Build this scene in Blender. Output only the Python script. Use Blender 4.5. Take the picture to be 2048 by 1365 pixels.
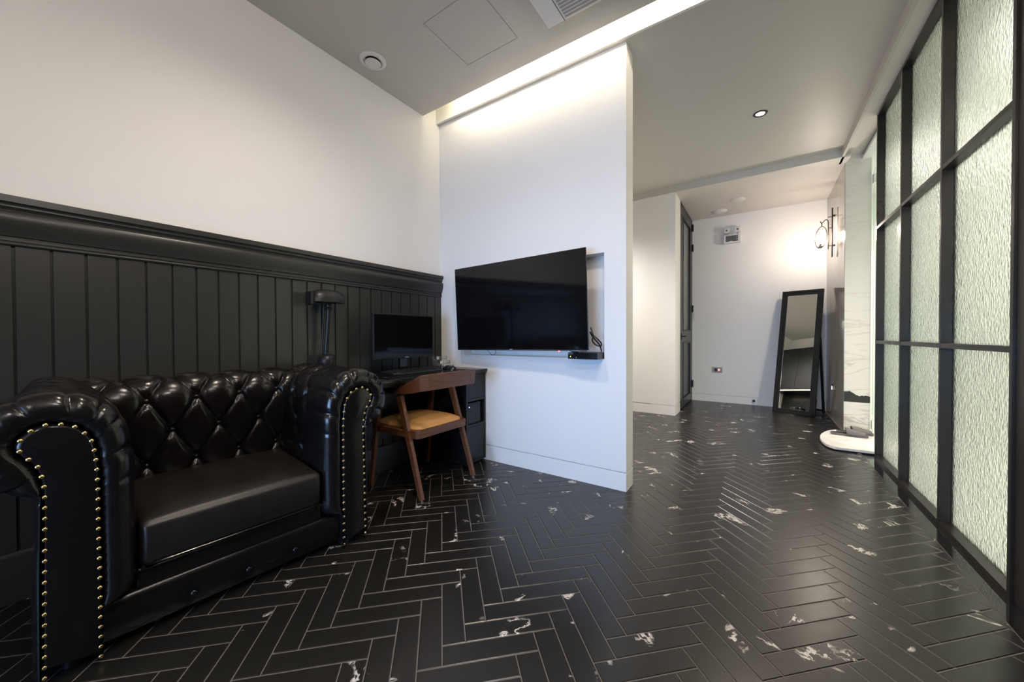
import bpy, bmesh, math, random
from mathutils import Vector, Matrix
random.seed(7)
PI = math.pi
sc = bpy.context.scene
for o in list(bpy.data.objects):
    bpy.data.objects.remove(o, do_unlink=True)
COL = sc.collection

# ------------------------------------------------------------------ camera
cam_d = bpy.data.cameras.new('camera'); cam = bpy.data.objects.new('camera', cam_d); COL.objects.link(cam)
cam_d.sensor_width = 36.0; cam_d.lens = 731.8 / 2048 * 36
cam_d.clip_start = 0.02
yaw, pitch, roll = (math.radians(a) for a in (34.066, -0.681, -0.229))
fw = Vector((-math.sin(yaw), math.cos(yaw), 0)); rt = Vector((math.cos(yaw), math.sin(yaw), 0)); up = Vector((0, 0, 1))
f2 = fw * math.cos(pitch) + up * math.sin(pitch); u2 = up * math.cos(pitch) - fw * math.sin(pitch)
r3 = rt * math.cos(roll) + u2 * math.sin(roll); u3 = u2 * math.cos(roll) - rt * math.sin(roll)
M = Matrix((r3, u3, -f2)).transposed().to_4x4(); M.translation = (0, 0, 1.0)
cam.matrix_world = M
sc.camera = cam

# ------------------------------------------------------------------ world, exposure
w = bpy.data.worlds.new('world'); sc.world = w; w.use_nodes = True
w.node_tree.nodes['Background'].inputs[0].default_value = (0.6, 0.75, 1.0, 1)
w.node_tree.nodes['Background'].inputs[1].default_value = 0.25
vs = sc.view_settings
vs.view_transform = 'Standard'; vs.look = 'None'; vs.gamma = 1.0; vs.exposure = 0.55; vs.use_curve_mapping = False

def light(name, kind, loc, energy, color, size=0.1, size_y=None, target=None, spot=None, blend=0.6):
    d = bpy.data.lights.new(name, kind); o = bpy.data.objects.new(name, d); COL.objects.link(o)
    o.location = loc; d.energy = energy; d.color = color
    if kind == 'AREA':
        d.size = size
        if size_y: d.shape = 'RECTANGLE'; d.size_y = size_y
    else:
        d.shadow_soft_size = size
    if spot: d.spot_size = math.radians(spot); d.spot_blend = blend
    if target: o.rotation_euler = (Vector(target) - Vector(loc)).to_track_quat('-Z', 'Y').to_euler()
    return o
WARM = (1.0, 0.86, 0.72)
# daylight through the window behind the camera
dl = light('window_daylight', 'AREA', (-0.75, -1.83, 0.80), 14, (0.33, 0.57, 1.0), 1.4, 1.0, target=(-1.05, 2.3, 0.62))
dl.data.spread = math.radians(75)
# bathroom ceiling light behind the glass
for y in (1.5, 3.2, 5.0):
    light('bathroom_downlight_lamp', 'SPOT', (1.66, y, 2.75), 84, (1.0, 0.975, 0.88), 0.05, target=(1.66, y, 0), spot=165, blend=0.8)
# sitting area ceiling downlights, and unseen globes added to brighten the walls (fittings below)
DOWN = [(-1.32, 0.88), (-0.2, 0.75)]
for x, y in DOWN:
    light('downlight_lamp', 'SPOT', (x, y, 2.84), 46, WARM, 0.05, target=(x, y, 0), spot=150, blend=0.9)
FILL_GLOBES = [(-0.15, -0.95, 2.10), (0.15, 0.25, 2.30)]
for x, y, z in FILL_GLOBES:
    light('globe_fill_lamp', 'POINT', (x, y, z), 49, (1.0, 0.945, 0.91), 0.10)
light('corridor_downlight_lamp', 'SPOT', (0.0, 3.73, 2.84), 60, WARM, 0.04, target=(0, 3.73, 0), spot=130, blend=0.9)
light('kitchen_fill_lamp', 'SPOT', (-1.95, 4.0, 2.48), 105, (1.0, 0.95, 0.90), 0.08, target=(-1.95, 4.0, 0), spot=168, blend=1.0)  # unseen lamp added behind the partition to brighten the divider wall

# ------------------------------------------------------------------ materials
def mat(name, col, rough=0.5, metal=0.0, spec=0.5, emit=None, estr=0.0, bump=None, trans=0.0, ior=1.45, coat=0.0, rvar=None):
    m = bpy.data.materials.new(name); m.use_nodes = True
    nt = m.node_tree; b = nt.nodes['Principled BSDF']
    b.inputs['Base Color'].default_value = (*col, 1); b.inputs['Roughness'].default_value = rough
    b.inputs['Metallic'].default_value = metal; b.inputs['Specular IOR Level'].default_value = spec
    b.inputs['IOR'].default_value = ior; b.inputs['Transmission Weight'].default_value = trans
    b.inputs['Coat Weight'].default_value = coat
    if emit: b.inputs['Emission Color'].default_value = (*emit, 1); b.inputs['Emission Strength'].default_value = estr
    if bump or rvar:
        tc = nt.nodes.new('ShaderNodeTexCoord')
    if bump:
        sc_, st, dist = bump
        n = nt.nodes.new('ShaderNodeTexNoise'); n.inputs['Scale'].default_value = sc_; n.inputs['Detail'].default_value = 4
        bp = nt.nodes.new('ShaderNodeBump'); bp.inputs['Strength'].default_value = st; bp.inputs['Distance'].default_value = dist
        nt.links.new(tc.outputs['Object'], n.inputs['Vector']); nt.links.new(n.outputs['Fac'], bp.inputs['Height'])
        nt.links.new(bp.outputs['Normal'], b.inputs['Normal'])
    if rvar:
        sc_, lo, hi = rvar
        n2 = nt.nodes.new('ShaderNodeTexNoise'); n2.inputs['Scale'].default_value = sc_; n2.inputs['Detail'].default_value = 5
        mr = nt.nodes.new('ShaderNodeMapRange'); mr.inputs['To Min'].default_value = lo; mr.inputs['To Max'].default_value = hi
        mr.inputs['From Min'].default_value = 0.3; mr.inputs['From Max'].default_value = 0.7
        nt.links.new(tc.outputs['Object'], n2.inputs['Vector']); nt.links.new(n2.outputs['Fac'], mr.inputs['Value'])
        nt.links.new(mr.outputs['Result'], b.inputs['Roughness'])
    return m

def wood_mat(name, c1, c2, rough=0.4, axis=(1, 1, 12)):
    m = mat(name, c1, rough); nt = m.node_tree; b = nt.nodes['Principled BSDF']
    tc = nt.nodes.new('ShaderNodeTexCoord'); mp = nt.nodes.new('ShaderNodeMapping'); mp.inputs['Scale'].default_value = axis
    n = nt.nodes.new('ShaderNodeTexNoise'); n.inputs['Scale'].default_value = 9; n.inputs['Detail'].default_value = 6; n.inputs['Distortion'].default_value = 0.8
    r = nt.nodes.new('ShaderNodeValToRGB'); r.color_ramp.elements[0].color = (*c1, 1); r.color_ramp.elements[1].color = (*c2, 1)
    r.color_ramp.elements[0].position = 0.35; r.color_ramp.elements[1].position = 0.7
    nt.links.new(tc.outputs['Object'], mp.inputs['Vector']); nt.links.new(mp.outputs['Vector'], n.inputs['Vector'])
    nt.links.new(n.outputs['Fac'], r.inputs['Fac']); nt.links.new(r.outputs['Color'], b.inputs['Base Color'])
    return m

def marble_mat(name, base, vein, black=False, rough=0.12):
    m = mat(name, base, rough); nt = m.node_tree; b = nt.nodes['Principled BSDF']
    N, L = nt.nodes.new, nt.links.new
    tc = N('ShaderNodeTexCoord'); mp = N('ShaderNodeMapping'); mp.inputs['Scale'].default_value = (1.2, 1.2, 5.0); mp.inputs['Rotation'].default_value = (0.1, 0.25, 0)
    n = N('ShaderNodeTexNoise'); n.inputs['Scale'].default_value = 1.6; n.inputs['Detail'].default_value = 5; n.inputs['Distortion'].default_value = 1.2
    a = N('ShaderNodeMath'); a.operation = 'SUBTRACT'; a.inputs[1].default_value = 0.5
    ab = N('ShaderNodeMath'); ab.operation = 'ABSOLUTE'
    mr = N('ShaderNodeMapRange'); mr.inputs['From Min'].default_value = 0.0; mr.inputs['From Max'].default_value = 0.035; mr.inputs['To Min'].default_value = 1; mr.inputs['To Max'].default_value = 0
    n2 = N('ShaderNodeTexNoise'); n2.inputs['Scale'].default_value = 3.0
    mu = N('ShaderNodeMath'); mu.operation = 'MULTIPLY'
    mx = N('ShaderNodeMix'); mx.data_type = 'RGBA'; mx.inputs['A'].default_value = (*base, 1); mx.inputs['B'].default_value = (*vein, 1)
    L(tc.outputs['Object'], mp.inputs['Vector']); L(mp.outputs['Vector'], n.inputs['Vector']); L(tc.outputs['Object'], n2.inputs['Vector'])
    L(n.outputs['Fac'], a.inputs[0]); L(a.outputs[0], ab.inputs[0]); L(ab.outputs[0], mr.inputs['Value'])
    L(mr.outputs['Result'], mu.inputs[0]); L(n2.outputs['Fac'], mu.inputs[1])
    mk = N('ShaderNodeMath'); mk.operation = 'MULTIPLY'; mk.inputs[1].default_value = 1.0; L(mu.outputs[0], mk.inputs[0])
    if black:      # the upper slabs are plainer stone than the two lowest
        s0 = N('ShaderNodeSeparateXYZ'); L(tc.outputs['Object'], s0.inputs[0])
        mz = N('ShaderNodeMapRange'); mz.inputs['From Min'].default_value = 0.7; mz.inputs['From Max'].default_value = 1.3; mz.inputs['To Min'].default_value = 1.0; mz.inputs['To Max'].default_value = 0.22
        L(s0.outputs['Z'], mz.inputs['Value']); L(mz.outputs['Result'], mk.inputs[1])
    L(mk.outputs[0], mx.inputs['Factor'])
    out = mx.outputs['Result']
    if black:      # the dark blotch that runs through the lower slab, ending at its joint
        sp = N('ShaderNodeSeparateXYZ'); L(tc.outputs['Object'], sp.inputs[0])
        n3 = N('ShaderNodeTexNoise'); n3.inputs['Scale'].default_value = 7; n3.inputs['Detail'].default_value = 4; L(tc.outputs['Object'], n3.inputs['Vector'])
        h = N('ShaderNodeMath'); h.operation = 'MULTIPLY_ADD'; h.inputs[1].default_value = 0.28; h.inputs[2].default_value = 0.26
        L(n3.outputs['Fac'], h.inputs[0])
        lt = N('ShaderNodeMath'); lt.operation = 'LESS_THAN'; L(sp.outputs['Z'], lt.inputs[0]); L(h.outputs[0], lt.inputs[1])
        gt = N('ShaderNodeMath'); gt.operation = 'GREATER_THAN'; gt.inputs[1].default_value = 0.311; L(sp.outputs['Z'], gt.inputs[0])
        bm_ = N('ShaderNodeMath'); bm_.operation = 'MULTIPLY'; L(lt.outputs[0], bm_.inputs[0]); L(gt.outputs[0], bm_.inputs[1])
        m2 = N('ShaderNodeMix'); m2.data_type = 'RGBA'; m2.inputs['B'].default_value = (0.015, 0.02, 0.015, 1)
        L(bm_.outputs[0], m2.inputs['Factor']); L(out, m2.inputs['A']); out = m2.outputs['Result']
    L(out, b.inputs['Base Color'])
    return m

def tile_mat():
    m = mat('black_marble_tile', (0.02, 0.019, 0.017), 0.28, spec=0.7); nt = m.node_tree; b = nt.nodes['Principled BSDF']
    N, L = nt.nodes.new, nt.links.new
    tc = N('ShaderNodeTexCoord'); at = N('ShaderNodeAttribute'); at.attribute_name = 'tile_random'
    sc_ = N('ShaderNodeVectorMath'); sc_.operation = 'MULTIPLY_ADD'; sc_.inputs[1].default_value = (17, 23, 31)
    L(at.outputs['Color'], sc_.inputs[0]); L(tc.outputs['Object'], sc_.inputs[2])
    n = N('ShaderNodeTexNoise'); n.inputs['Scale'].default_value = 5.5; n.inputs['Detail'].default_value = 7; n.inputs['Roughness'].default_value = 0.62; n.inputs['Distortion'].default_value = 1.1
    L(sc_.outputs[0], n.inputs['Vector'])
    a = N('ShaderNodeMath'); a.operation = 'SUBTRACT'; a.inputs[1].default_value = 0.5; L(n.outputs['Fac'], a.inputs[0])
    ab = N('ShaderNodeMath'); ab.operation = 'ABSOLUTE'; L(a.outputs[0], ab.inputs[0])
    mr = N('ShaderNodeMapRange'); mr.inputs['From Min'].default_value = 0.010; mr.inputs['From Max'].default_value = 0.026; mr.inputs['To Min'].default_value = 1; mr.inputs['To Max'].default_value = 0
    L(ab.outputs[0], mr.inputs['Value'])
    n2 = N('ShaderNodeTexNoise'); n2.inputs['Scale'].default_value = 5.0; n2.inputs['Detail'].default_value = 2
    ad = N('ShaderNodeVectorMath'); ad.operation = 'ADD'; ad.inputs[1].default_value = (5.3, 1.7, 9.1); L(sc_.outputs[0], ad.inputs[0]); L(ad.outputs[0], n2.inputs['Vector'])
    m2 = N('ShaderNodeMapRange'); m2.inputs['From Min'].default_value = 0.618; m2.inputs['From Max'].default_value = 0.65
    L(n2.outputs['Fac'], m2.inputs['Value'])
    mu = N('ShaderNodeMath'); mu.operation = 'MULTIPLY'; L(mr.outputs['Result'], mu.inputs[0]); L(m2.outputs['Result'], mu.inputs[1])
    mx = N('ShaderNodeMix'); mx.data_type = 'RGBA'; mx.inputs['A'].default_value = (0.011, 0.0100, 0.0082, 1); mx.inputs['B'].default_value = (0.62, 0.57, 0.52, 1)
    L(mu.outputs[0], mx.inputs['Factor']); L(mx.outputs['Result'], b.inputs['Base Color'])
    nb = N('ShaderNodeTexNoise'); nb.inputs['Scale'].default_value = 26; nb.inputs['Detail'].default_value = 3; L(tc.outputs['Object'], nb.inputs['Vector'])
    bp = N('ShaderNodeBump'); bp.inputs['Strength'].default_value = 0.12; bp.inputs['Distance'].default_value = 0.004
    L(nb.outputs['Fac'], bp.inputs['Height']); L(bp.outputs['Normal'], b.inputs['Normal'])
    return m

def glass_mat():
    m = mat('hammered_glass', (0.93, 0.965, 0.90), 0.27, trans=1.0, ior=1.45); nt = m.node_tree; b = nt.nodes['Principled BSDF']
    N, L = nt.nodes.new, nt.links.new
    tc = N('ShaderNodeTexCoord'); mp = N('ShaderNodeMapping'); mp.inputs['Scale'].default_value = (1, 1.25, 0.8)
    v = N('ShaderNodeTexVoronoi'); v.feature = 'SMOOTH_F1'; v.inputs['Scale'].default_value = 62; v.inputs['Smoothness'].default_value = 0.6
    n = N('ShaderNodeTexNoise'); n.inputs['Scale'].default_value = 30; n.inputs['Detail'].default_value = 2
    ad = N('ShaderNodeMath'); ad.operation = 'ADD'
    bp = N('ShaderNodeBump'); bp.inputs['Strength'].default_value = 0.42; bp.inputs['Distance'].default_value = 0.006
    L(tc.outputs['Object'], mp.inputs['Vector']); L(mp.outputs['Vector'], v.inputs['Vector']); L(mp.outputs['Vector'], n.inputs['Vector'])
    L(v.outputs['Distance'], ad.inputs[0]); L(n.outputs['Fac'], ad.inputs[1]); L(ad.outputs[0], bp.inputs['Height']); L(bp.outputs['Normal'], b.inputs['Normal'])
    return m

WHITE = mat('white_wall_paint', (0.84, 0.82, 0.80), 0.55, spec=0.3, bump=(60, 0.03, 0.002))
CEIL = mat('grey_ceiling_paint', (0.56, 0.535, 0.49), 0.45, spec=0.4)
CORR = mat('pale_ceiling_paint', (0.66, 0.62, 0.58), 0.5, spec=0.3)
COVE = mat('white_cove_paint', (0.82, 0.80, 0.74), 0.6)
WAIN = mat('charcoal_wainscot_paint', (0.032, 0.031, 0.0275), 0.33, bump=(400, 0.05, 0.001))
LED = mat('led_strip_glow', (1, 1, 1), 0.5, emit=(1.0, 0.90, 0.70), estr=32)
TILE = tile_mat()
GROUT = mat('grey_grout', (0.155, 0.138, 0.125), 0.8)
POLISH = mat('polished_black_stone', (0.012, 0.012, 0.012), 0.06)
STEEL = mat('dark_bronze_steel', (0.030, 0.026, 0.023), 0.30, metal=0.35, rvar=(3, 0.24, 0.36))
GLASS = glass_mat()
CLEAR = mat('clear_glass', (0.93, 0.99, 0.95), 0.0, trans=1.0, ior=1.45)
BATH = mat('white_bathroom_finish', (0.88, 0.90, 0.86), 0.4)
GLOSSY = mat('polished_grey_stone', (0.33, 0.30, 0.27), 0.09, rvar=(4, 0.06, 0.13))
MARBLE = marble_mat('white_marble', (0.68, 0.655, 0.585), (0.30, 0.26, 0.20), black=True)
SLABM = marble_mat('step_marble', (0.80, 0.77, 0.72), (0.58, 0.50, 0.42), rough=0.3)
LEATHER = mat('black_leather', (0.0060, 0.0050, 0.0050), 0.2, spec=0.45, bump=(90, 0.14, 0.003), rvar=(18, 0.14, 0.27))
SEATL = mat('worn_black_leather', (0.012, 0.0095, 0.0085), 0.3, bump=(55, 0.22, 0.003), rvar=(9, 0.28, 0.44))
BRASS = mat('aged_brass', (0.62, 0.46, 0.20), 0.28, metal=1.0)
WALNUT = wood_mat('walnut_wood', (0.105, 0.038, 0.018), (0.17, 0.068, 0.030), 0.38)
TAN = mat('tan_leatherette', (0.56, 0.29, 0.095), 0.45, bump=(220, 0.08, 0.001))
BLACKW = mat('black_lacquer', (0.012, 0.013, 0.015), 0.22)
DESKM = mat('black_desk_paint', (0.012, 0.0125, 0.014), 0.35, bump=(150, 0.05, 0.001))
BLACKP = mat('black_plastic', (0.012, 0.012, 0.013), 0.38)
GLOSSP = mat('gloss_black_plastic', (0.008, 0.008, 0.009), 0.12)
SCREEN = mat('dark_screen_glass', (0.004, 0.004, 0.005), 0.07, spec=0.5)
MATP = mat('mouse_pad_cloth', (0.02, 0.02, 0.022), 0.7)
WPLAST = mat('white_plastic', (0.72, 0.70, 0.69), 0.4)
GPLAST = mat('grey_plastic', (0.34, 0.32, 0.31), 0.4)
DGREY = mat('dark_grey_plastic', (0.10, 0.10, 0.105), 0.35)
PRINT = mat('pale_print', (0.6, 0.6, 0.62), 0.5)
SILVER = mat('chrome', (0.7, 0.7, 0.7), 0.15, metal=1.0)
MIRROR = mat('mirror_silver', (0.86, 0.87, 0.86), 0.01, metal=1.0)
DOORM = mat('dark_grey_door_paint', (0.032, 0.033, 0.029), 0.32)
FROST = mat('grey_frosted_pane', (0.20, 0.22, 0.21), 0.25)
SLIP = mat('grey_slipper_foam', (0.125, 0.113, 0.110), 0.6)
SLIPD = mat('dark_slipper_lining', (0.02, 0.018, 0.018), 0.7)
LAMPM = mat('black_lamp_enamel', (0.010, 0.0095, 0.010), 0.36)
IRON = mat('dark_iron', (0.045, 0.035, 0.032), 0.35, metal=0.6)
BULB = mat('lit_bulb', (1, 1, 1), 0.3, emit=(1.0, 0.86, 0.72), estr=215)
DOWNB = mat('lit_downlight', (1, 1, 1), 0.3, emit=(1.0, 0.92, 0.82), estr=25)
WRAP = mat('clear_plastic_wrap', (0.95, 0.95, 0.95), 0.05, trans=1.0, ior=1.12)
def led(name, c, s): return mat(name, c, 0.4, emit=c, estr=s)
BLUEL, REDL, GREENL, ORANGEL = led('blue_indicator', (0.1, 0.15, 1), 12), led('red_indicator', (1, 0.06, 0.05), 8), led('green_indicator', (0.7, 0.9, 0.1), 3), led('orange_indicator', (1, 0.35, 0.04), 5)

# ------------------------------------------------------------------ mesh helpers
class MB:
    def __init__(s): s.v = []; s.f = []
    def add(s, vs, fs):
        n = len(s.v); s.v += [tuple(v) for v in vs]; s.f += [tuple(i + n for i in f) for f in fs]; return s
    def box(s, x0, x1, y0, y1, z0, z1):
        return s.add([(x0, y0, z0), (x1, y0, z0), (x1, y1, z0), (x0, y1, z0), (x0, y0, z1), (x1, y0, z1), (x1, y1, z1), (x0, y1, z1)],
                     [(0, 3, 2, 1), (4, 5, 6, 7), (0, 1, 5, 4), (1, 2, 6, 5), (2, 3, 7, 6), (3, 0, 4, 7)])
    def hexa(s, b, t):      # bottom and top quads (counter-clockwise from above)
        return s.add(list(b) + list(t), [(0, 3, 2, 1), (4, 5, 6, 7), (0, 1, 5, 4), (1, 2, 6, 5), (2, 3, 7, 6), (3, 0, 4, 7)])
    def prism(s, poly, a0, a1, axis='z'):
        def P(p, a): return {'z': (p[0], p[1], a), 'y': (p[0], a, p[1]), 'x': (a, p[0], p[1])}[axis]
        n = len(poly)
        vs = [P(p, a0) for p in poly] + [P(p, a1) for p in poly]
        fs = [tuple(range(n))[::-1], tuple(range(n, 2 * n))] + [(i, (i + 1) % n, n + (i + 1) % n, n + i) for i in range(n)]
        return s.add(vs, fs)
    def lathe(s, prof, seg=32, c=(0, 0, 0), ax='z'):
        vs = []; m = len(prof)
        for i in range(seg):
            a = 2 * PI * i / seg
            for r, h in prof:
                x, y = r * math.cos(a), r * math.sin(a)
                p = {'z': (x, y, h), 'x': (h, x, y), 'y': (y, h, x)}[ax]
                vs.append((p[0] + c[0], p[1] + c[1], p[2] + c[2]))
        fs = [(i * m + k, ((i + 1) % seg) * m + k, ((i + 1) % seg) * m + k + 1, i * m + k + 1) for i in range(seg) for k in range(m - 1)]
        return s.add(vs, fs)
    def cyl(s, c, r, h0, h1, ax='z', seg=24):
        return s.lathe([(0.0001, h0), (r, h0), (r, h1), (0.0001, h1)], seg, c, ax)
    def tube(s, pts, r, seg=10, closed=False):
        pts = [Vector(p) for p in pts]; n = len(pts); vs = []
        rr = r if isinstance(r, (list, tuple)) else [r] * n
        nrm = None
        for i, p in enumerate(pts):
            a = pts[(i - 1) % n] if (closed or i > 0) else p
            b = pts[(i + 1) % n] if (closed or i < n - 1) else p
            t = (b - a).normalized()
            if nrm is None:
                nrm = t.orthogonal().normalized()
            else:
                nrm = (nrm - t * nrm.dot(t)).normalized()
            bn = t.cross(nrm)
            for k in range(seg):
                an = 2 * PI * k / seg
                vs.append(p + (nrm * math.cos(an) + bn * math.sin(an)) * rr[i])
        fs = []
        for i in range(n if closed else n - 1):
            for k in range(seg):
                j = (i + 1) % n
                fs.append((i * seg + k, i * seg + (k + 1) % seg, j * seg + (k + 1) % seg, j * seg + k))
        if not closed:
            fs += [tuple(range(seg))[::-1], tuple(range((n - 1) * seg, n * seg))]
        return s.add(vs, fs)
    def bar(s, a, b, w, d, ref=(0, 1, 0), w2=None, d2=None):     # tapered rectangular bar
        a, b = Vector(a), Vector(b); t = (b - a).normalized(); u = Vector(ref); u = (u - t * u.dot(t)).normalized(); v = t.cross(u)
        w2 = w2 or w; d2 = d2 or d
        q = lambda p, ww, dd: [p - u * ww / 2 - v * dd / 2, p + u * ww / 2 - v * dd / 2, p + u * ww / 2 + v * dd / 2, p - u * ww / 2 + v * dd / 2]
        return s.hexa(q(a, w, d), q(b, w2, d2))
    def ball(s, c, rx, ry, rz, seg=16, rings=10):
        vs = []; fs = []
        for i in range(rings + 1):
            th = PI * i / rings
            for k in range(seg):
                ph = 2 * PI * k / seg
                vs.append((c[0] + rx * math.sin(th) * math.cos(ph), c[1] + ry * math.sin(th) * math.sin(ph), c[2] + rz * math.cos(th)))
        for i in range(rings):
            for k in range(seg):
                fs.append((i * seg + k, (i + 1) * seg + k, (i + 1) * seg + (k + 1) % seg, i * seg + (k + 1) % seg))
        return s.add(vs, fs)
    def grid(s, rows, closed=False):          # rows of points -> quads
        n = len(rows[0]); vs = [p for r in rows for p in r]; fs = []
        for i in range(len(rows) - 1):
            for k in range(n if closed else n - 1):
                fs.append((i * n + k, i * n + (k + 1) % n, (i + 1) * n + (k + 1) % n, (i + 1) * n + k))
        return s.add(vs, fs)
    def build(s, name, material, parent=None, bevel=0, smooth=True, angle=38, seg=2, fix=True, mats=None):
        me = bpy.data.meshes.new(name); me.from_pydata(s.v, [], s.f)
        bm = bmesh.new(); bm.from_mesh(me)
        bmesh.ops.remove_doubles(bm, verts=bm.verts, dist=1e-5)
        if fix: bmesh.ops.recalc_face_normals(bm, faces=bm.faces)
        bm.to_mesh(me); bm.free()
        me.materials.append(material)
        if smooth:
            for p in me.polygons: p.use_smooth = True
            me.set_sharp_from_angle(angle=math.radians(angle))
        o = bpy.data.objects.new(name, me); COL.objects.link(o)
        if bevel:
            b = o.modifiers.new('bevel', 'BEVEL'); b.width = bevel; b.segments = seg; b.limit_method = 'ANGLE'; b.angle_limit = math.radians(35)
            b.harden_normals = True
        if parent: o.parent = parent
        return o

def tag(o, label, cat, group=None, kind=None):
    if kind: o['kind'] = kind
    if label: o['label'] = label
    if cat: o['category'] = cat
    if group: o['group'] = group
    return o
def thing(name, label, cat, loc=(0, 0, 0), rz=0, group=None, rot=None):
    o = bpy.data.objects.new(name, None); COL.objects.link(o); o.location = loc
    o.rotation_euler = rot if rot else (0, 0, rz); o.empty_display_size = 0.1
    return tag(o, label, cat, group)
def struct(o, label=None):
    o['kind'] = 'structure'
    if label: o['label'] = label
    return o
def cells(x0, x1, y0, y1, holes):             # rectangle minus rectangles
    xs = sorted({x0, x1, *[h[0] for h in holes], *[h[1] for h in holes]}); ys = sorted({y0, y1, *[h[2] for h in holes], *[h[3] for h in holes]})
    xs = [x for x in xs if x0 <= x <= x1]; ys = [y for y in ys if y0 <= y <= y1]
    for a, b in zip(xs, xs[1:]):
        for c, d in zip(ys, ys[1:]):
            mx, my = (a + b) / 2, (c + d) / 2
            if not any(h[0] < mx < h[1] and h[2] < my < h[3] for h in holes): yield a, b, c, d
def catmull(pts, n, closed=False):
    P = [Vector(p) for p in pts]; out = []; m = len(P)
    segs = m if closed else m - 1
    dense = []
    for i in range(segs):
        p0 = P[(i - 1) % m] if closed or i > 0 else P[i]; p1 = P[i]; p2 = P[(i + 1) % m]; p3 = P[(i + 2) % m] if closed or i + 2 < m else P[(i + 1) % m]
        for k in range(24):
            t = k / 24
            dense.append(0.5 * ((2 * p1) + (p2 - p0) * t + (2 * p0 - 5 * p1 + 4 * p2 - p3) * t * t + (3 * p1 - p0 - 3 * p2 + p3) * t ** 3))
    if not closed: dense.append(P[-1])
    return dense
def resample(dense, n):
    L = [0]
    for a, b in zip(dense, dense[1:]): L.append(L[-1] + (b - a).length)
    out = []; j = 0
    for i in range(n):
        t = L[-1] * i / (n - 1)
        while j < len(L) - 2 and L[j + 1] < t: j += 1
        f = 0 if L[j + 1] == L[j] else (t - L[j]) / (L[j + 1] - L[j])
        out.append(dense[j].lerp(dense[j + 1], f))
    return out, L[-1]

# ------------------------------------------------------------------ setting: dimensions
XL, YT, YT2, XE = -2.351, 2.341, 2.489, -0.704       # left wall, screen wall faces and its free end
ZC, ZS = 2.863, 2.787                                # ceiling, lowered ceiling / soffit
XTILE, XGLOSS, YBACK, YDIV, XDOOR = 0.717, 0.730, 6.31, 4.93, -0.870
YREAR = -1.9

# ---- floor: herringbone tiles, each with its own small arris, over grout
def clip(poly, xmin, xmax, ymin, ymax):
    def half(P, f):
        out = []
        for a, b in zip(P, P[1:] + P[:1]):
            fa, fb = f(a), f(b)
            if fa >= 0: out.append(a)
            if fa * fb < 0:
                t = fa / (fa - fb); out.append((a[0] + (b[0] - a[0]) * t, a[1] + (b[1] - a[1]) * t))
        return out
    for f in (lambda p: p[0] - xmin, lambda p: xmax - p[0], lambda p: p[1] - ymin, lambda p: ymax - p[1]):
        if len(poly) < 3: return []
        poly = half(poly, f)
    return poly
def build_floor():
    W = 0.0757; g = 0.0016; bv = 0.0022; h = 0.0014
    verts, faces, cols = [], [], []
    def tile(i0, i1, j0, j1):
        p0, p1, q0, q1 = -0.0032 + W * i0 + g, -0.0032 + W * i1 - g, 1.1172 + W * j0 + g, 1.1172 + W * j1 - g
        xy = lambda p, q: ((p - q) / 2 ** .5, (p + q) / 2 ** .5)
        poly = clip([xy(p0, q0), xy(p1, q0), xy(p1, q1), xy(p0, q1)], XL, XTILE - 0.002, YREAR, YBACK + 0.06)
        if len(poly) < 3: return
        cx = sum(p[0] for p in poly) / len(poly); cy = sum(p[1] for p in poly) / len(poly)
        full = poly; n = len(full)
        # inset polygon
        ins = []
        for k in range(n):
            a, b, c = Vector(full[k - 1]), Vector(full[k]), Vector(full[(k + 1) % n])
            e1 = (b - a).normalized() if (b - a).length > 1e-6 else Vector((1, 0)); e2 = (c - b).normalized() if (c - b).length > 1e-6 else e1
            n1 = Vector((-e1.y, e1.x)); n2 = Vector((-e2.y, e2.x))
            d = max(0.35, 1 + n1.dot(n2)); ins.append(b + (n1 + n2) * (bv / d))
        b0 = len(verts); r = (random.random(), random.random(), random.random(), 1)
        verts.extend([(x, y, -h) for x, y in full]); verts.extend([(p.x, p.y, 0) for p in ins])
        faces.append(tuple(range(b0 + n, b0 + 2 * n))); cols.append((n, r))
        for k in range(n):
            faces.append((b0 + k, b0 + (k + 1) % n, b0 + n + (k + 1) % n, b0 + n + k)); cols.append((4, r))
    for i in range(-80, 100):
        for k in range(-14, 16):
            j = i + 1 + 8 * k
            tile(i, i + 1, j, j + 4)
    for j in range(-100, 120):
        for k in range(-14, 16):
            i = j + 8 * k                     # (j-i-1) mod 8 == 7
            tile(i, i + 4, j, j + 1)
    me = bpy.data.meshes.new('floor'); me.from_pydata(verts, [], faces)
    ca = me.color_attributes.new('tile_random', 'FLOAT_COLOR', 'CORNER')
    li = 0
    for n, r in cols:
        for _ in range(n):
            ca.data[li].color = r; li += 1
    me.materials.append(TILE)
    o = bpy.data.objects.new('floor', me); COL.objects.link(o)
    return struct(o, 'black marbled tiles laid in herringbone')
build_floor()
struct(MB().box(XL, XTILE, YREAR, YBACK + .06, -0.06, -0.0016).box(XTILE, XGLOSS + .02, 5.1, YBACK + .06, -0.06, -0.0016).build('floor_grout', GROUT, smooth=False))
struct(MB().box(XTILE, 0.86, YREAR, 5.1, -0.06, 0.0).build('trim_1', POLISH, smooth=False), 'polished black stone strip along the glass partition')

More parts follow.
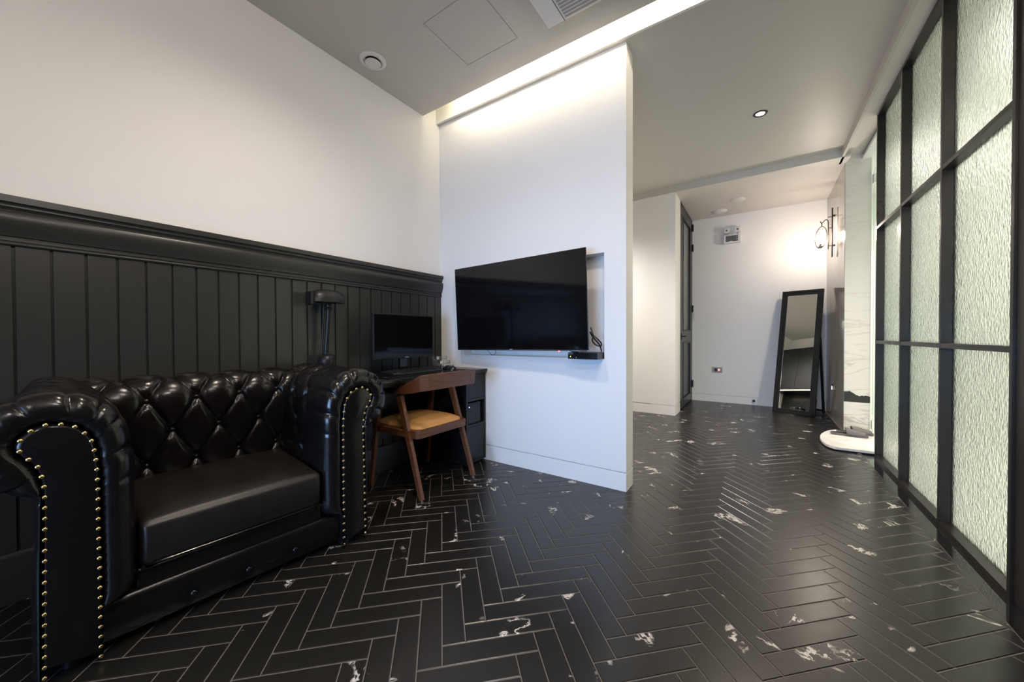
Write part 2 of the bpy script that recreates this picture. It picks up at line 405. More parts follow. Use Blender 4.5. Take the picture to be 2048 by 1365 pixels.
# ---- ceilings
HX0, HX1, HY0, HY1 = -1.658, -1.254, 1.530, 1.929        # access hatch
AX0, AX1, AY0, AY1 = -1.040, -0.10, 1.48, 1.938          # ceiling air conditioner
holes = [(HX0 - .003, HX1 + .003, HY0 - .003, HY1 + .003)]
m = MB()
for a, b, c, d in cells(XL - .1, 0.70, YREAR, 2.154, holes): m.box(a, b, c, d, ZC, ZC + 0.02)
m.box(XL - .1, 0.70, 2.320, YDIV, ZC, ZC + 0.02)
m.box(XL - .1, 0.70, YREAR, 2.154, ZC + .08, ZC + 0.10)
m.box(0.68, 0.70, YREAR, 5.1, ZS, ZC + .02)               # fascia over the glass partition
m.box(XDOOR - 1.5, 0.70, YDIV - .02, YDIV, ZS, ZC + .02)    # fascia of the lowered corridor ceiling
struct(m.build('ceiling', CEIL, smooth=False), 'grey painted ceiling')
struct(MB().box(0.70, 0.86, YREAR, 4.135, ZS, ZS + .03).box(0.70, 0.99, 4.135, 5.12, 2.842, 2.87).build('ceiling_soffit', CORR, smooth=False))
struct(MB().box(XDOOR - .1, XGLOSS + .02, YDIV, YBACK + .1, ZS, ZS + .02).build('ceiling_corridor', CORR, smooth=False), 'pale lowered ceiling over the corridor')
# cove slot with its light strip
m = MB().box(XL - .02, 0.70, 2.302, 2.32, ZC, 3.10).box(XL - .02, 0.70, 2.136, 2.154, ZC + .021, 3.10).box(XL - .02, 0.70, 2.136, 2.32, 3.10, 3.12)
m.box(0.70, 0.72, 2.136, 2.32, ZC, 3.12)
struct(m.build('ceiling_cove', COVE, smooth=False), 'bright white cove slot in the ceiling')
tag(MB().box(XL + .28, 0.62, 2.156, 2.166, 2.935, 2.955).build('light_strip', LED, smooth=False), 'warm white light strip hidden inside the ceiling cove', 'light strip')

# ---- walls
struct(MB().box(XL - .12, XL, YREAR, YDIV, 0, 3.12).build('wall_left', WHITE, smooth=False))
# screen wall: body, niche, shadow groove over the flush skirting
NX0, NX1, NZ0, NZ1 = -2.075, -0.848, 0.850, 1.553
m = MB()
for a, b, c, d in cells(XL, XE, 0.126, ZC, [(NX0, NX1, NZ0, NZ1)]): m.box(a, b, YT, YT + .10, c, d)
m.box(XL, XE, YT + .10, YT2, 0.126, ZC).box(XL, XE - .014, YT + .014, YT2 - .014, 0, 0.13)
struct(m.build('wall_screen', WHITE, smooth=False), 'white partition wall carrying the television')
struct(MB().box(XL, XE, YT, YT2, 0, 0.118).build('baseboard_screen', WHITE, smooth=False))
struct(MB().box(XL, XDOOR, YDIV, YDIV + .12, 0.126, ZC).box(XDOOR - .3, XDOOR - .006, YDIV + .008, 5.265, 0, .128).box(XDOOR - .12, XDOOR, YDIV + .12, 5.27, .126, ZC).build('wall_divider', WHITE, smooth=False))
struct(MB().box(XL, XDOOR, YDIV, YDIV + .12, 0, 0.118).box(XDOOR - .12, XDOOR, YDIV + .12, 5.27, 0, .118).build('baseboard_divider', WHITE, smooth=False))
struct(MB().box(XDOOR - .12, 0.95, YBACK, YBACK + .12, 0.11, 2.83).box(XDOOR - .12, 0.95, YBACK + .008, YBACK + .12, 0, .12).build('wall_back', WHITE, smooth=False))
struct(MB().box(XDOOR - .05, XGLOSS, YBACK, YBACK + .1, 0, 0.103).build('baseboard_back', WHITE, smooth=False))
struct(MB().box(XGLOSS, 0.80, 5.104, YBACK + .1, 0, 2.83).build('wall_right', GLOSSY, smooth=False), 'polished grey stone wall with the wall lamp')
m = MB()
for a, b in ((0.0, .309), (.312, 1.428), (1.431, 2.153), (2.156, 2.842)): m.box(XGLOSS + .002, 0.93, 5.09, 5.13, a, b)
m.box(XGLOSS + .004, .928, 5.093, 5.13, 0, 2.842)
struct(m.build('wall_marble', MARBLE, smooth=False), 'white marble slabs with a dark blotch near the floor')
# room end behind the camera with the window
m = MB()
for a, b, c, d in cells(XL - .1, 0.86, 0, ZC, [(-1.5, 0.0, 0.25, 1.45)]): m.box(a, b, YREAR - .12, YREAR, c, d)
struct(m.build('wall_rear', WHITE, smooth=False))
# bathroom shell behind the glass
m = MB().box(2.5, 2.6, 0.3, 6.6, -.05, 2.9).box(0.86, 2.5, 0.2, 0.3, -.05, 2.9).box(.93, 2.5, 6.4, 6.5, -.05, 2.9).box(.80, .93, 5.13, 6.5, 0, 2.9)
struct(m.build('wall_bathroom', BATH, smooth=False))
struct(MB().box(0.86, 2.5, 0.3, 6.4, -.06, -.002).build('floor_bathroom', BATH, smooth=False))
struct(MB().box(0.86, 2.5, 0.3, 6.4, ZS, ZS + .03).build('ceiling_bathroom', BATH, smooth=False))

# ---- wainscot on the left wall: boards with grooves, crown moulding, skirting
m = MB(); k = -22
while True:
    y0 = 0.003 + 0.0905 * k; y1 = y0 + 0.0905
    if y0 > YT: break
    a, b = max(y0 + .0042, YREAR), min(y1 - .0042, YT)
    if b > a: m.box(XL + .001, XL + .012, a, b, 0.1, 1.36)
    k += 1
m.box(XL, XL + .0015, YREAR, YT, 0.0, 1.40)
prof = [(0, 1.535), (.041, 1.535), (.041, 1.510), (.033, 1.508), (.030, 1.502), (.031, 1.494), (.027, 1.490), (.022, 1.484), (.022, 1.480), (.031, 1.477), (.037, 1.469), (.039, 1.455), (.038, 1.440), (.034, 1.424), (.028, 1.406), (.0235, 1.392), (.0225, 1.386), (.015, 1.384), (.015, 1.379), (.0195, 1.377), (.0195, 1.368), (.0155, 1.366), (.0155, 1.364), (.020, 1.362), (.0215, 1.358), (.020, 1.353), (.015, 1.350), (.010, 1.350), (0, 1.350)]
wains = m.build('trim_2', WAIN, bevel=0.0012, seg=1)
struct(wains, 'charcoal grooved wainscot boards on the left wall')
struct(MB().prism([(XL + a, z) for a, z in prof], YREAR, YT, 'y').build('trim_3', WAIN, angle=50), 'charcoal crown moulding capping the wainscot')
struct(MB().prism([(XL, 0), (XL + .02, 0), (XL + .02, .17), (XL + .016, .182), (XL + .010, .19), (XL, .19)], YREAR, YT, 'y').build('baseboard_left', WAIN, angle=30))

# ------------------------------------------------------------------ glass partition
def partition():
    t = thing('glass_partition', 'tall black steel partition glazed with hammered glass beside the corridor', 'glass partition', (0.80, 3.15, 0))
    o = lambda ob: (setattr(ob, 'matrix_parent_inverse', Matrix.Translation((-0.80, -3.15, 0))), ob)[1]
    mull = [(4.100, 4.122), (3.485, 3.509), (2.828, 2.849), (2.170, 2.192)]
    bars = [(0.932, 0.957), (1.855, 1.878)]
    for a, b in mull: o(MB().box(.78, .842, a, b, 0, ZS).build('mullion', STEEL, t, bevel=.001, seg=1))
    for (a, b), (c, d) in zip(mull, mull[1:]):
        for z0, z1 in bars: o(MB().box(.781, .841, d, a, z0, z1).build('glazing_bar', STEEL, t, bevel=.001, seg=1))
        o(MB().box(.78, .842, d, a, 0.0, .026).build('bottom_rail', STEEL, t, bevel=.001, seg=1))
        o(MB().box(.78, .842, d, a, 2.765, ZS).build('top_rail', STEEL, t, bevel=.001, seg=1))
        zs = [.026, .932, .957, 1.855, 1.878, 2.765]
        for z0, z1 in zip(zs[::2], zs[1::2]):
            o(MB().box(.822, .828, d, a, z0, z1).build('glass_pane', GLASS, t, smooth=False))
    o(MB().box(.788, .842, 0.55, 2.170, 0, ZS).build('steel_panel', STEEL, t, bevel=.002, seg=1))
    return t
partition()
struct(MB().box(.80, .86, YREAR, .55, 0, ZS).build('wall_side', DOORM, smooth=False))

# ------------------------------------------------------------------ corridor door
def door():
    t = thing('panel_door', 'dark grey door with tall frosted pane at corridor end', 'door', (XDOOR, 5.8, 0)); t['kind'] = 'thing'
    T = Matrix.Translation((-XDOOR, -5.8, 0))
    def p(mb, name, mt, par=None, **k):
        ob = mb.build(name, mt, par or t, **k)
        if par is None: ob.matrix_parent_inverse = T
        return ob
    x0, x1 = XDOOR - .045, XDOOR - .004
    y0, y1 = 5.285, 6.27
    m = MB()
    for a, b, c, d in cells(y0, y1, 0.012, 2.775, [(5.50, 6.13, 1.07, 2.64), (5.50, 6.13, 0.115, 0.915)]): m.box(x0, x1, a, b, c, d)
    p(m, 'door_leaf', DOORM, bevel=.002, seg=1)
    p(MB().box(x0 + .015, x1 - .022, 5.49, 6.14, 1.06, 2.65), 'frosted_pane', FROST, smooth=False)
    p(MB().box(x0 + .012, x1 - .014, 5.49, 6.14, .105, .925), 'lower_panel', DOORM, smooth=False)
    m = MB()
    for za, zb in ((1.07, 2.64), (.115, .915)):
        for a, b, c, d in cells(5.50, 6.13, za, zb, [(5.52, 6.11, za + .02, zb - .02)]): m.box(x1 - .020, x1 + .006, a, b, c, d)
    p(m, 'panel_moulding', BLACKP, bevel=.002, seg=1)
    p(MB().box(x1, x1 + .008, 5.345, 5.375, .95, 1.03).tube([(x1 + .005, 5.36, .995), (x1 + .045, 5.36, .995), (x1 + .05, 5.375, .995), (x1 + .05, 5.47, .995)], .008), 'door_handle', BLACKP)
    for z in (2.67, 2.36, 1.42, .26):
        p(MB().cyl((x1 + .016, 6.279, 0), .010, z - .055, z + .055).box(x1 + .004, x1 + .020, 6.262, 6.296, z - .05, z + .05), 'hinge', BLACKP)
    return t
door()
m = MB().box(XDOOR - .06, XDOOR - .001, 5.27, 5.283, 0, ZS).box(XDOOR - .06, XDOOR - .001, 6.272, YBACK, 0, ZS).box(XDOOR - .06, XDOOR - .001, 5.27, YBACK, 2.777, ZS).box(XDOOR - .12, XDOOR - .06, 5.27, YBACK, 0, ZS)
struct(m.build('door_1_frame', DOORM, smooth=False))

# ------------------------------------------------------------------ sofa
def tuft(u, v):
    p, q = (u + v) / 2, (u - v) / 2
    sp, sq = abs(math.sin(PI * p)), abs(math.sin(PI * q))
    pil = (sp * sq) ** 0.45
    dp, dq = p - round(p), q - round(q)
    r2 = ((dp + dq) ** 2 + (dp - dq) ** 2)
    near = min(abs(dp), abs(dq))
    return 1 - .34 * math.exp(-r2 / .045) - .22 * math.exp(-near / .032) + .34 * (pil - 1)
def sstep(a, b, x):
    t = max(0, min(1, (x - a) / (b - a))); return t * t * (3 - 2 * t)

def repeat_part(locs, rad, name, mt, parent):
    first = MB().ball((0, 0, 0), *rad, 12, 8).build(name, mt, parent)
    for i, p in enumerate(locs):
        o = first if i == 0 else first.copy()
        if i: COL.objects.link(o); o.parent = parent
        o.location = p
PAIRS = [((.219, .02), (.222, .02)), ((.219, .15), (.224, .15)), ((.219, .215), (.290, .185)), ((.219, .30), (.299, .28)), ((.218, .42), (.300, .42)), ((.218, .54), (.298, .56)),
         ((.215, .63), (.292, .66)), ((.206, .69), (.272, .745)), ((.192, .715), (.235, .80)), ((.173, .737), (.18, .836)), ((.144, .75), (.12, .846)), ((.108, .752), (.055, .83)),
         ((.078, .733), (.0, .785)), ((.063, .702), (-.03, .715)), ((.075, .672), (-.028, .645)), ((.097, .641), (.005, .588)), ((.108, .59), (.06, .562)), ((.110, .54), (.092, .53)),
         ((.107, .32), (.087, .32)), ((.103, .03), (.087, .02))]
LW = 1.196                      # sofa width between mirrored datum lines
ROWZ = (.451, .592, .736)
def sofa_arm(t, mirror):
    X = (lambda l: LW - l) if mirror else (lambda l: l)
    dense = catmull([(*a, 0) for a, b in PAIRS], 0); dense2 = catmull([(*b, 0) for a, b in PAIRS], 0)
    N = 300
    # resample by outline arc length, using the same parameter on the panel curve
    L = [0]
    for a, b in zip(dense2, dense2[1:]): L.append(L[-1] + (b - a).length)
    idx = []; j = 0
    for i in range(N):
        tt = L[-1] * i / (N - 1)
        while j < len(L) - 2 and L[j + 1] < tt: j += 1
        idx.append(j + ((tt - L[j]) / (L[j + 1] - L[j]) if L[j + 1] > L[j] else 0))
    def at(D, f):
        k = min(int(f), len(D) - 2); return D[k].lerp(D[k + 1], f - k)
    P = [at(dense, f) for f in idx]; O = [at(dense2, f) for f in idx]; S = [L[-1] * i / (N - 1) for i in range(N)]
    nr = []
    for i in range(N):
        a, b = O[max(0, i - 1)], O[min(N - 1, i + 1)]; tg = (b - a).normalized(); nr.append(Vector((tg.y, -tg.x, 0)))
    i_top = max(range(N), key=lambda i: O[i].y)
    # arc length of the first button row on the inner face
    s_row = {z: min((abs(O[i].y - z), S[i]) for i in range(i_top))[1] for z in ROWZ}
    pitch_s = (s_row[ROWZ[1]] - s_row[ROWZ[0]])
    rings = [(.02, 0), (.004, 0), (-.014, .10), (-.024, .28), (-.022, .5), (-.012, .74), (.006, .92), (.03, 1.0)]
    D = .05
    while D < .61: rings.append((D, 1.0)); D += .0085
    rows = []
    for D, wgt in rings:
        row = []
        for i in range(N):
            p = P[i].lerp(O[i], wgt); n = nr[i]
            frac = i / N
            arch = sstep(.27, .33, frac) * (1 - sstep(.72, .75, frac))
            fold = abs(math.sin((S[i] * 37) + 0.6 * math.sin(S[i] * 23)))
            pl = (1 - fold) ** 2.6
            env = math.exp(-((wgt - .62) / .36) ** 2) if D < .05 else math.exp(-(D - .03) / .05) * .8
            p = p - n * (0.020 * pl * env * arch) + n * (.006 * arch * env)
            if wgt == 1.0:
                # outer roll slims towards the wall
                sl = sstep(.06, .24, D) * .055
                if S[i] > S[i_top]: p = p + Vector((1, 0, 0)) * sl * sstep(0.16, -0.03, O[i].x)
                fz = sstep(.16, .20, D) * sstep(.33, .40, O[i].y if i <= i_top else 1) * (1 - sstep(S[i_top] + .04, S[i_top] + .12, S[i]))
                if fz > 0:
                    u = (D - .235) / .078; v = (S[i] - s_row[ROWZ[2]]) / pitch_s
                    p = p + n * (0.042 * (tuft(u, v) - .80) * fz)
                # a welt line where the front facing joins the tufted inner arm
                p = p - n * .004 * math.exp(-((D - .135) / .006) ** 2)
            row.append((X(p.x), D, p.y))
        rows.append(row)
    nm = 'arm_roll'
    m = MB().grid(rows)
    m.add(rows[-1], [tuple(range(N))])
    arm = m.build(nm, LEATHER, t, angle=75)
    # facing panel
    pr = [P[i] for i in range(0, N, 3)]
    c = Vector((.162, .42, 0))
    rws = []
    for k, (ins, d) in enumerate([(0, -.002), (.02, -.013), (.06, -.019), (.14, -.021)]):
        rws.append([(X(p.x + (0.162 - p.x) * ins * 1.0), d, p.y - (p.y - .45) * ins * .25) for p in pr])
    m = MB().grid(rws); m.add(rws[-1], [tuple(range(len(pr)))])
    m.build('front_facing', LEATHER, t, angle=60)
    # brass nails along the facing edge
    pts, tot = resample(P, 52 if not mirror else 48)
    repeat_part([(X(p.x + (.162 - p.x) * .07), -.019, p.y) for p in pts], (.0062, .0046, .0062), 'brass_nail', BRASS, t)
    # buttons
    bt = []
    for r, z in enumerate(ROWZ):
        for k in range(6):
            D = .235 + .078 * (2 * k + (1 if r == 1 else 0))
            if D > .44: continue
            s = s_row[ROWZ[2]] - (2 - r) * pitch_s
            i = min(range(N), key=lambda q: abs(S[q] - s)); p = O[i] - nr[i] * .020
            bt.append((X(p.x), D, p.y))
    repeat_part(bt, (.009, .011, .011), 'arm_button', LEATHER, t)

def sofa():
    t = thing('chesterfield_armchair', 'wide black leather tufted armchair with brass nails against the wainscot', 'armchair', (-1.711, 0.0, 0.0), math.radians(86))
    sofa_arm(t, False); sofa_arm(t, True)
    # tufted back
    prof = catmull([(.475, .24, 0), (.462, .36, 0), (.452, .48, 0), (.444, .58, 0), (.436, .66, 0), (.436, .72, 0), (.45, .775, 0), (.485, .817, 0), (.535, .832, 0), (.585, .815, 0), (.612, .775, 0), (.616, .70, 0), (.606, .60, 0), (.606, .35, 0), (.606, .12, 0)], 0)
    pts, tot = resample(prof, 190); S = [tot * i / 189 for i in range(190)]
    sr = min((abs(pts[i].y - ROWZ[2]), S[i]) for i in range(90))[1]; s1 = min((abs(pts[i].y - ROWZ[1]), S[i]) for i in range(90))[1]
    ps = sr - s1
    L0, L1 = .175, LW - .175; rows = []
    n = 170
    for k in range(n + 1):
        l = L0 + (L1 - L0) * k / n; row = []
        for i in range(190):
            a, b = pts[max(0, i - 1)], pts[min(189, i + 1)]; tg = (b - a).normalized(); nr = Vector((-tg.y, tg.x, 0))
            f = sstep(.30, .38, pts[i].y if i < 80 else 1) * (1 - sstep(sr + .20, sr + .30, S[i]))
            u = (l - .380) / .0815; v = (S[i] - sr) / ps
            p = pts[i] + nr * (.040 * (tuft(u, v) - .80) * f)
            row.append((l, p.x, p.y))
        rows.append(row)
    MB().grid(rows).build('tufted_back', LEATHER, t, angle=75)
    bt = []
    for r, z in enumerate(ROWZ):
        for k in range(-1, 5):
            l = .380 + .163 * k + (.0815 if r == 1 else 0)
            if not .29 < l < LW - .29: continue
            i = min(range(190), key=lambda q: abs(S[q] - (sr - (2 - r) * ps)))
            a, b = pts[i - 1], pts[i + 1]; tg = (b - a).normalized(); nr = Vector((-tg.y, tg.x, 0)); p = pts[i] - nr * .021
            bt.append((l, p.x, p.y))
    repeat_part(bt, (.011, .009, .011), 'back_button', LEATHER, t)
    # base apron with three buttons, deck roll, cushion
    rows = []
    for k in range(41):
        l = .222 + (LW - .444) * k / 40
        row = []
        for z, d in ((.03, .04), (.034, .022), (.05, .014), (.08, .010), (.11, .010), (.14, .013), (.158, .019), (.163, .028), (.163, .30)):
            dim = 0
            for b in (.442, .611, .781):
                dim += .012 * math.exp(-(((l - b) / .022) ** 2 + ((z - .076) / .022) ** 2))
            row.append((l, d + dim, z))
        rows.append(row)
    m = MB().grid(rows); m.box(.222, LW - .222, .04, .60, .03, .155); m.build('base_apron', LEATHER, t, angle=45)
    repeat_part([(b, .014, .076) for b in (.442, .611, .781)], (.011, .008, .011), 'apron_button', LEATHER, t)
    m = MB().box(.29, LW - .29, .022, .50, .15, .232); m.build('seat_deck', LEATHER, t, bevel=.022, seg=4)
    # cushion
    l0, l1, d0, d1, z0, z1 = .306, LW - .306, .004, .47, .236, .384
    nx, ny, nz = 64, 48, 20; rr = .019
    def sup(l, d, z):
        u = (l - (l0 + l1) / 2) / ((l1 - l0) / 2); v = (d - (d0 + d1) / 2) / ((d1 - d0) / 2)
        il, idp, iz = max(l0 + rr, min(l1 - rr, l)), max(d0 + rr, min(d1 - rr, d)), max(z0 + .02, min(z1 - rr, z))
        q = Vector((l - il, d - idp, z - iz)); k_ = q.length
        if k_ > 1e-6:
            rad = rr if z >= z0 + .02 else rr
            q = q * (min(rad, max(abs(q.x), abs(q.y), abs(q.z))) / k_); l, d, z = il + q.x, idp + q.y, iz + q.z
        zz = z
        if z > .35: zz += .020 * (1 - u ** 4) * (1 - v ** 4) + .030 * (v * .5 + .5)
        return (l, d, zz)
    m = MB()
    grid = lambda f, a, b: m.grid([[f(i / a, j / b) for j in range(b + 1)] for i in range(a + 1)])
    lerp = lambda a, b, q: a + (b - a) * q
    grid(lambda a, b: sup(lerp(l0, l1, a), lerp(d0, d1, b), z1), nx, ny)
    grid(lambda a, b: sup(lerp(l0, l1, a), lerp(d0, d1, b), z0), nx, ny)
    bow = lambda q: .010 * math.sin(PI * q)
    for dd, sg in ((d0, -1), (d1, 1)): grid(lambda a, b: (lambda p: (p[0], p[1] + sg * bow(b) * (1 if 0 < a < 1 else 0), p[2]))(sup(lerp(l0, l1, a), dd, lerp(z0, z1, b))), nx, nz)
    for ll in (l0, l1): grid(lambda a, b: sup(ll, lerp(d0, d1, a), lerp(z0, z1, b)), ny, nz)
    c = m.build('seat_cushion', SEATL, t, angle=60)
    # welts of the cushion
    for zz in (z0 + .004,):
        e = .006
        pts_ = [(l0 + .02, d1, zz + .02 * (zz > .3)), (l0 + e, d0 + .03, zz), (l0 + .012, d0 + .012, zz), (l0 + .03, d0 + .003, zz)] + [(lerp(l0 + .05, l1 - .05, q / 8), d0 - .0015, zz + (.004 if zz > .3 else 0)) for q in range(9)] + [(l1 - .03, d0 + .003, zz), (l1 - .012, d0 + .012, zz), (l1 - e, d0 + .03, zz), (l1 - .02, d1, zz + .02 * (zz > .3))]
        MB().tube([tuple(p) for p in catmull(pts_, 0)][::4], .0042, 8).build('cushion_welt', LEATHER, c)
    for l in (.16, LW - .16):
        for d in (.05, .55): MB().cyl((l, d, 0), .022, 0, .035).build('foot', BLACKP, t)
    return t
sofa()

# ------------------------------------------------------------------ desk with cabinet
DXF = -1.82
def desk():
    t = thing('writing_desk', 'black desk with open cabinet at its end, in the corner under the wainscot', 'desk', (-2.08, 1.78, 0))
    T = Matrix.Translation((2.08, -1.78, 0))
    def p(mb, n, mt, **k):
        o = mb.build(n, mt, t, **k); o.matrix_parent_inverse = T; return o
    p(MB().prism([(-2.328, .706), (DXF - .016, .706), (DXF - .016, .712), (DXF - .006, .717), (DXF - .006, .723), (DXF, .727), (DXF, .7435), (-2.328, .7435)], 1.212, 2.336, 'y'), 'desktop', BLACKW, bevel=.0015, seg=1)
    p(MB().box(-2.328, DXF - .03, 1.222, 1.245, 0, .706), 'side_panel', DESKM, bevel=.001, seg=1)
    p(MB().box(-2.328, -2.31, 1.245, 2.10, .25, .706), 'modesty_panel', DESKM, smooth=False)
    m = MB(); x1 = -1.84; y0, y1 = 2.10, 2.334
    m.box(-2.328, x1, y0, y0 + .02, .02, .706).box(-2.328, x1, y1 - .018, y1, .02, .706).box(-2.328, -2.31, y0, y1, .02, .706)
    m.box(-2.328, x1, y0 + .02, y1 - .018, .500, .52).box(-2.328, x1, y0 + .02, y1 - .018, .30, .32).box(-2.328, x1, y0 + .02, y1 - .018, .02, .04)
    m.box(-2.31, x1 - .03, y0 + .03, y1 - .03, 0, .02)
    p(m, 'cabinet_body', DESKM, bevel=.001, seg=1)
    p(MB().box(x1 - .016, x1 - .002, y0 + .022, y1 - .020, .522, .704), 'drawer_front', DESKM, bevel=.001, seg=1)
    p(MB().box(x1 - .016, x1 - .002, y0 + .022, y1 - .020, .042, .298), 'cabinet_door', DESKM, bevel=.001, seg=1)
desk()
t = thing('computer_tower', 'small black computer with a blue light inside the desk cabinet', 'computer', (-2.05, 2.21, .32))
MB().box(-.2, .195, -.082, .075, .001, .165).build('case', BLACKP, t, bevel=.003)
MB().box(.195, .199, -.076, .07, .012, .155).box(.199, .2005, -.06, .05, .10, .102).box(.199, .2005, -.06, .05, .12, .122).build('front_bezel', GLOSSP, t, bevel=.001, seg=1)
MB().cyl((0, -.064, .135), .0035, .198, .2025, 'x', 12).build('power_light', BLUEL, t)

# chair
def chair():
    t = thing('desk_chair', 'walnut chair with tan padded seat and curved backrest at the desk', 'chair', (-1.93, 1.765, 0))
    T = Matrix.Translation((1.93, -1.765, 0))
    def p(mb, n, mt, **k):
        o = mb.build(n, mt, t, **k); o.matrix_parent_inverse = T; return o
    for y, s in ((1.522, 1), (2.003, -1)):
        p(MB().bar((-1.694, y, 0.006), (-1.895, y + s * .004, .625), .024, .030, (0, 1, 0), .026, .046), 'leg', WALNUT, bevel=.003)
        p(MB().bar((-2.176, y - .012 * s, 0.006), (-2.105, y + s * .004, .60), .022, .026, (0, 1, 0), .026, .040), 'leg', WALNUT, bevel=.003)
    for x, y in ((-1.694, 1.522), (-1.694, 2.003), (-2.176, 1.51), (-2.176, 2.015)): p(MB().cyl((x, y, 0), .009, 0, .007, seg=12), 'glide', SILVER)
    # seat frame: rails between the legs
    b = [(-2.205, 1.540), (-1.755, 1.530), (-1.735, 1.548), (-1.735, 1.970), (-1.755, 1.988), (-2.205, 1.985)]
    p(MB().prism(b, .366, .418), 'seat_frame', WALNUT, bevel=.003)
    for y0, y1 in ((1.512, 1.536), (1.988, 2.012)):
        p(MB().box(-2.15, -1.80, y0, y1, .372, .414), 'side_rail', WALNUT, bevel=.003)
    # padded seat
    rows = []
    ns = 26
    for i in range(ns + 1):
        u = -1 + 2 * i / ns; row = []
        for j in range(ns + 1):
            v = -1 + 2 * j / ns
            x = -1.972 + .222 * u; y = 1.760 + .208 * v
            cut = max(0, abs(u) + abs(v) - 1.82); x -= math.copysign(cut * .12, u); y -= math.copysign(cut * .12, v)
            h = (max(0, 1 - abs(u) ** 3.2) * max(0, 1 - abs(v) ** 3.2)) ** .45
            row.append((x, y, .414 + .052 * h))
        rows.append(row)
    m = MB().grid(rows)
    p(m, 'seat', TAN, angle=80)
    # bent backrest and arms
    path = [(-2.135, 1.507, .640, .032), (-2.03, 1.507, .648, .034), (-1.93, 1.508, .660, .042), (-1.83, 1.512, .670, .058), (-1.745, 1.518, .698, .084), (-1.700, 1.524, .716, .098), (-1.668, 1.552, .722, .100), (-1.660, 1.60, .723, .100),
            (-1.655, 1.765, .723, .100)]
    path = path + [(x, 3.53 - y, z, h) for x, y, z, h in path[-2::-1]]
    rows = []
    n = len(path)
    for i, (x, y, z, h) in enumerate(path):
        a, b_ = path[max(0, i - 1)], path[min(n - 1, i + 1)]
        tg = Vector((b_[0] - a[0], b_[1] - a[1], 0)).normalized(); nv = Vector((tg.y, -tg.x, 0))   # outward (to +X at the back)
        tilt = .012 * (h / .1)
        th = .013
        q = []
        for sx, sz in ((1, 1), (1, -1), (-1, -1), (-1, 1)):
            d = nv * (sx * th + sz * tilt * .5)
            q.append((x + d.x, y + d.y, z + sz * h / 2))
        rows.append(q)
    m = MB().grid(rows, closed=True); m.add(rows[0], [(0, 1, 2, 3)]); m.add(rows[-1], [(3, 2, 1, 0)])
    p(m, 'backrest', WALNUT, bevel=.003, angle=30)
chair()

# ------------------------------------------------------------------ things on the desk
t = thing('computer_monitor', 'black flat computer monitor standing on the desk', 'monitor', (-2.16, 1.785, .7435))
MB().box(-.012, .012, -.272, .272, .103, .421).build('monitor_housing', BLACKP, t, bevel=.003)
MB().box(.0115, .0135, -.262, .262, .120, .412).build('screen', SCREEN, t, smooth=False)
MB().box(-.030, -.010, -.035, .035, .012, .25).build('stand_neck', GLOSSP, t, bevel=.003)
MB().prism([(.055 * math.cos(a) - .03, .125 * math.sin(a)) for a in [2 * PI * k / 32 for k in range(32)]], 0, .012).build('stand_foot', GLOSSP, t, bevel=.002)
MB().box(.0122, .0134, -.004, .026, .1085, .1125).build('maker_mark', PRINT, t, smooth=False)

t = thing('keyboard', 'black keyboard lying on the desk in front of the monitor', 'keyboard', (-2.045, 1.755, .7435))
MB().prism([(-.075, 0), (.075, 0), (.075, .012), (.068, .016), (-.075, .026)], -.215, .215, 'y').build('keyboard_base', BLACKP, t, bevel=.002)
m = MB()
for r in range(5):
    for k in range(15):
        x = .052 - r * .024; y = -.197 + k * .0268 + .004 * r; z = .0175 + r * .0018
        if r == 0 and 3 < k < 9: continue
        m.hexa([(x - .0105, y - .0115, z - .003), (x + .0105, y - .0115, z - .003), (x + .0105, y + .0115, z - .003), (x - .0105, y + .0115, z - .003)],
               [(x - .008, y - .009, z + .006), (x + .008, y - .009, z + .006), (x + .008, y + .009, z + .006), (x - .008, y + .009, z + .006)])
m.box(.0435, .0605, -.085, .045, .0145, .0235)
m.build('keys', BLACKP, t, smooth=False)

tag(MB().box(-1.84 - .19, -1.845, 1.985, 2.175, .7437, .7467).build('mouse_pad', MATP, bevel=.001, seg=1), 'thin black mouse pad at the right end of the desk', 'mouse pad')
t = thing('computer_mouse', 'black computer mouse sitting on the mouse pad', 'mouse', (-1.955, 2.045, .7467), math.radians(15))
rows = []
for i in range(13):
    a = PI * i / 12; row = []
    for k in range(17):
        b = PI * k / 16
        x = -.056 * math.cos(a); wy = .031 * math.sin(a) ** .6 if 0 < i < 12 else 0.0
        row.append((x, -wy * math.cos(b), .037 * math.sin(b) ** .75 * (math.sin(a) ** .7 if 0 < i < 12 else 0) * (1 - .25 * (-math.cos(a)) * .5)))
    rows.append(row)
MB().grid(rows).build('mouse_shell', GLOSSP, t, angle=80)
MB().cyl((.025, 0, .030), .008, -.004, .004, 'y', 16).build('scroll_wheel', DGREY, t)

# stepped clear holder
t = thing('acrylic_holder', 'clear acrylic three step holder in the desk corner by the wall', 'holder', (-2.16, 2.175, .7435))
for i in range(3):
    x = .045 - .04 * i; z = .002 + .034 * i
    MB().box(x - .02, x + .02, -.06, .06, z, z + .003).box(x + .017, x + .020, -.06, .06, z + .003, z + .026).box(x - .02, x + .02, -.06, -.057, z + .003, z + .03).box(x - .02, x + .02, .057, .06, z + .003, z + .03).build('tray', CLEAR, t, smooth=False)
    MB().box(x + .0201, x + .0212, -.055, -.028, z + .003, z + .026).build('price_tag', WPLAST, t, smooth=False)
MB().box(-.06, -.056, -.06, .06, 0, .10).box(-.06, .065, -.06, -.0575, 0, .004).box(-.06, .065, .0575, .06, 0, .004).build('stand', CLEAR, t, smooth=False)

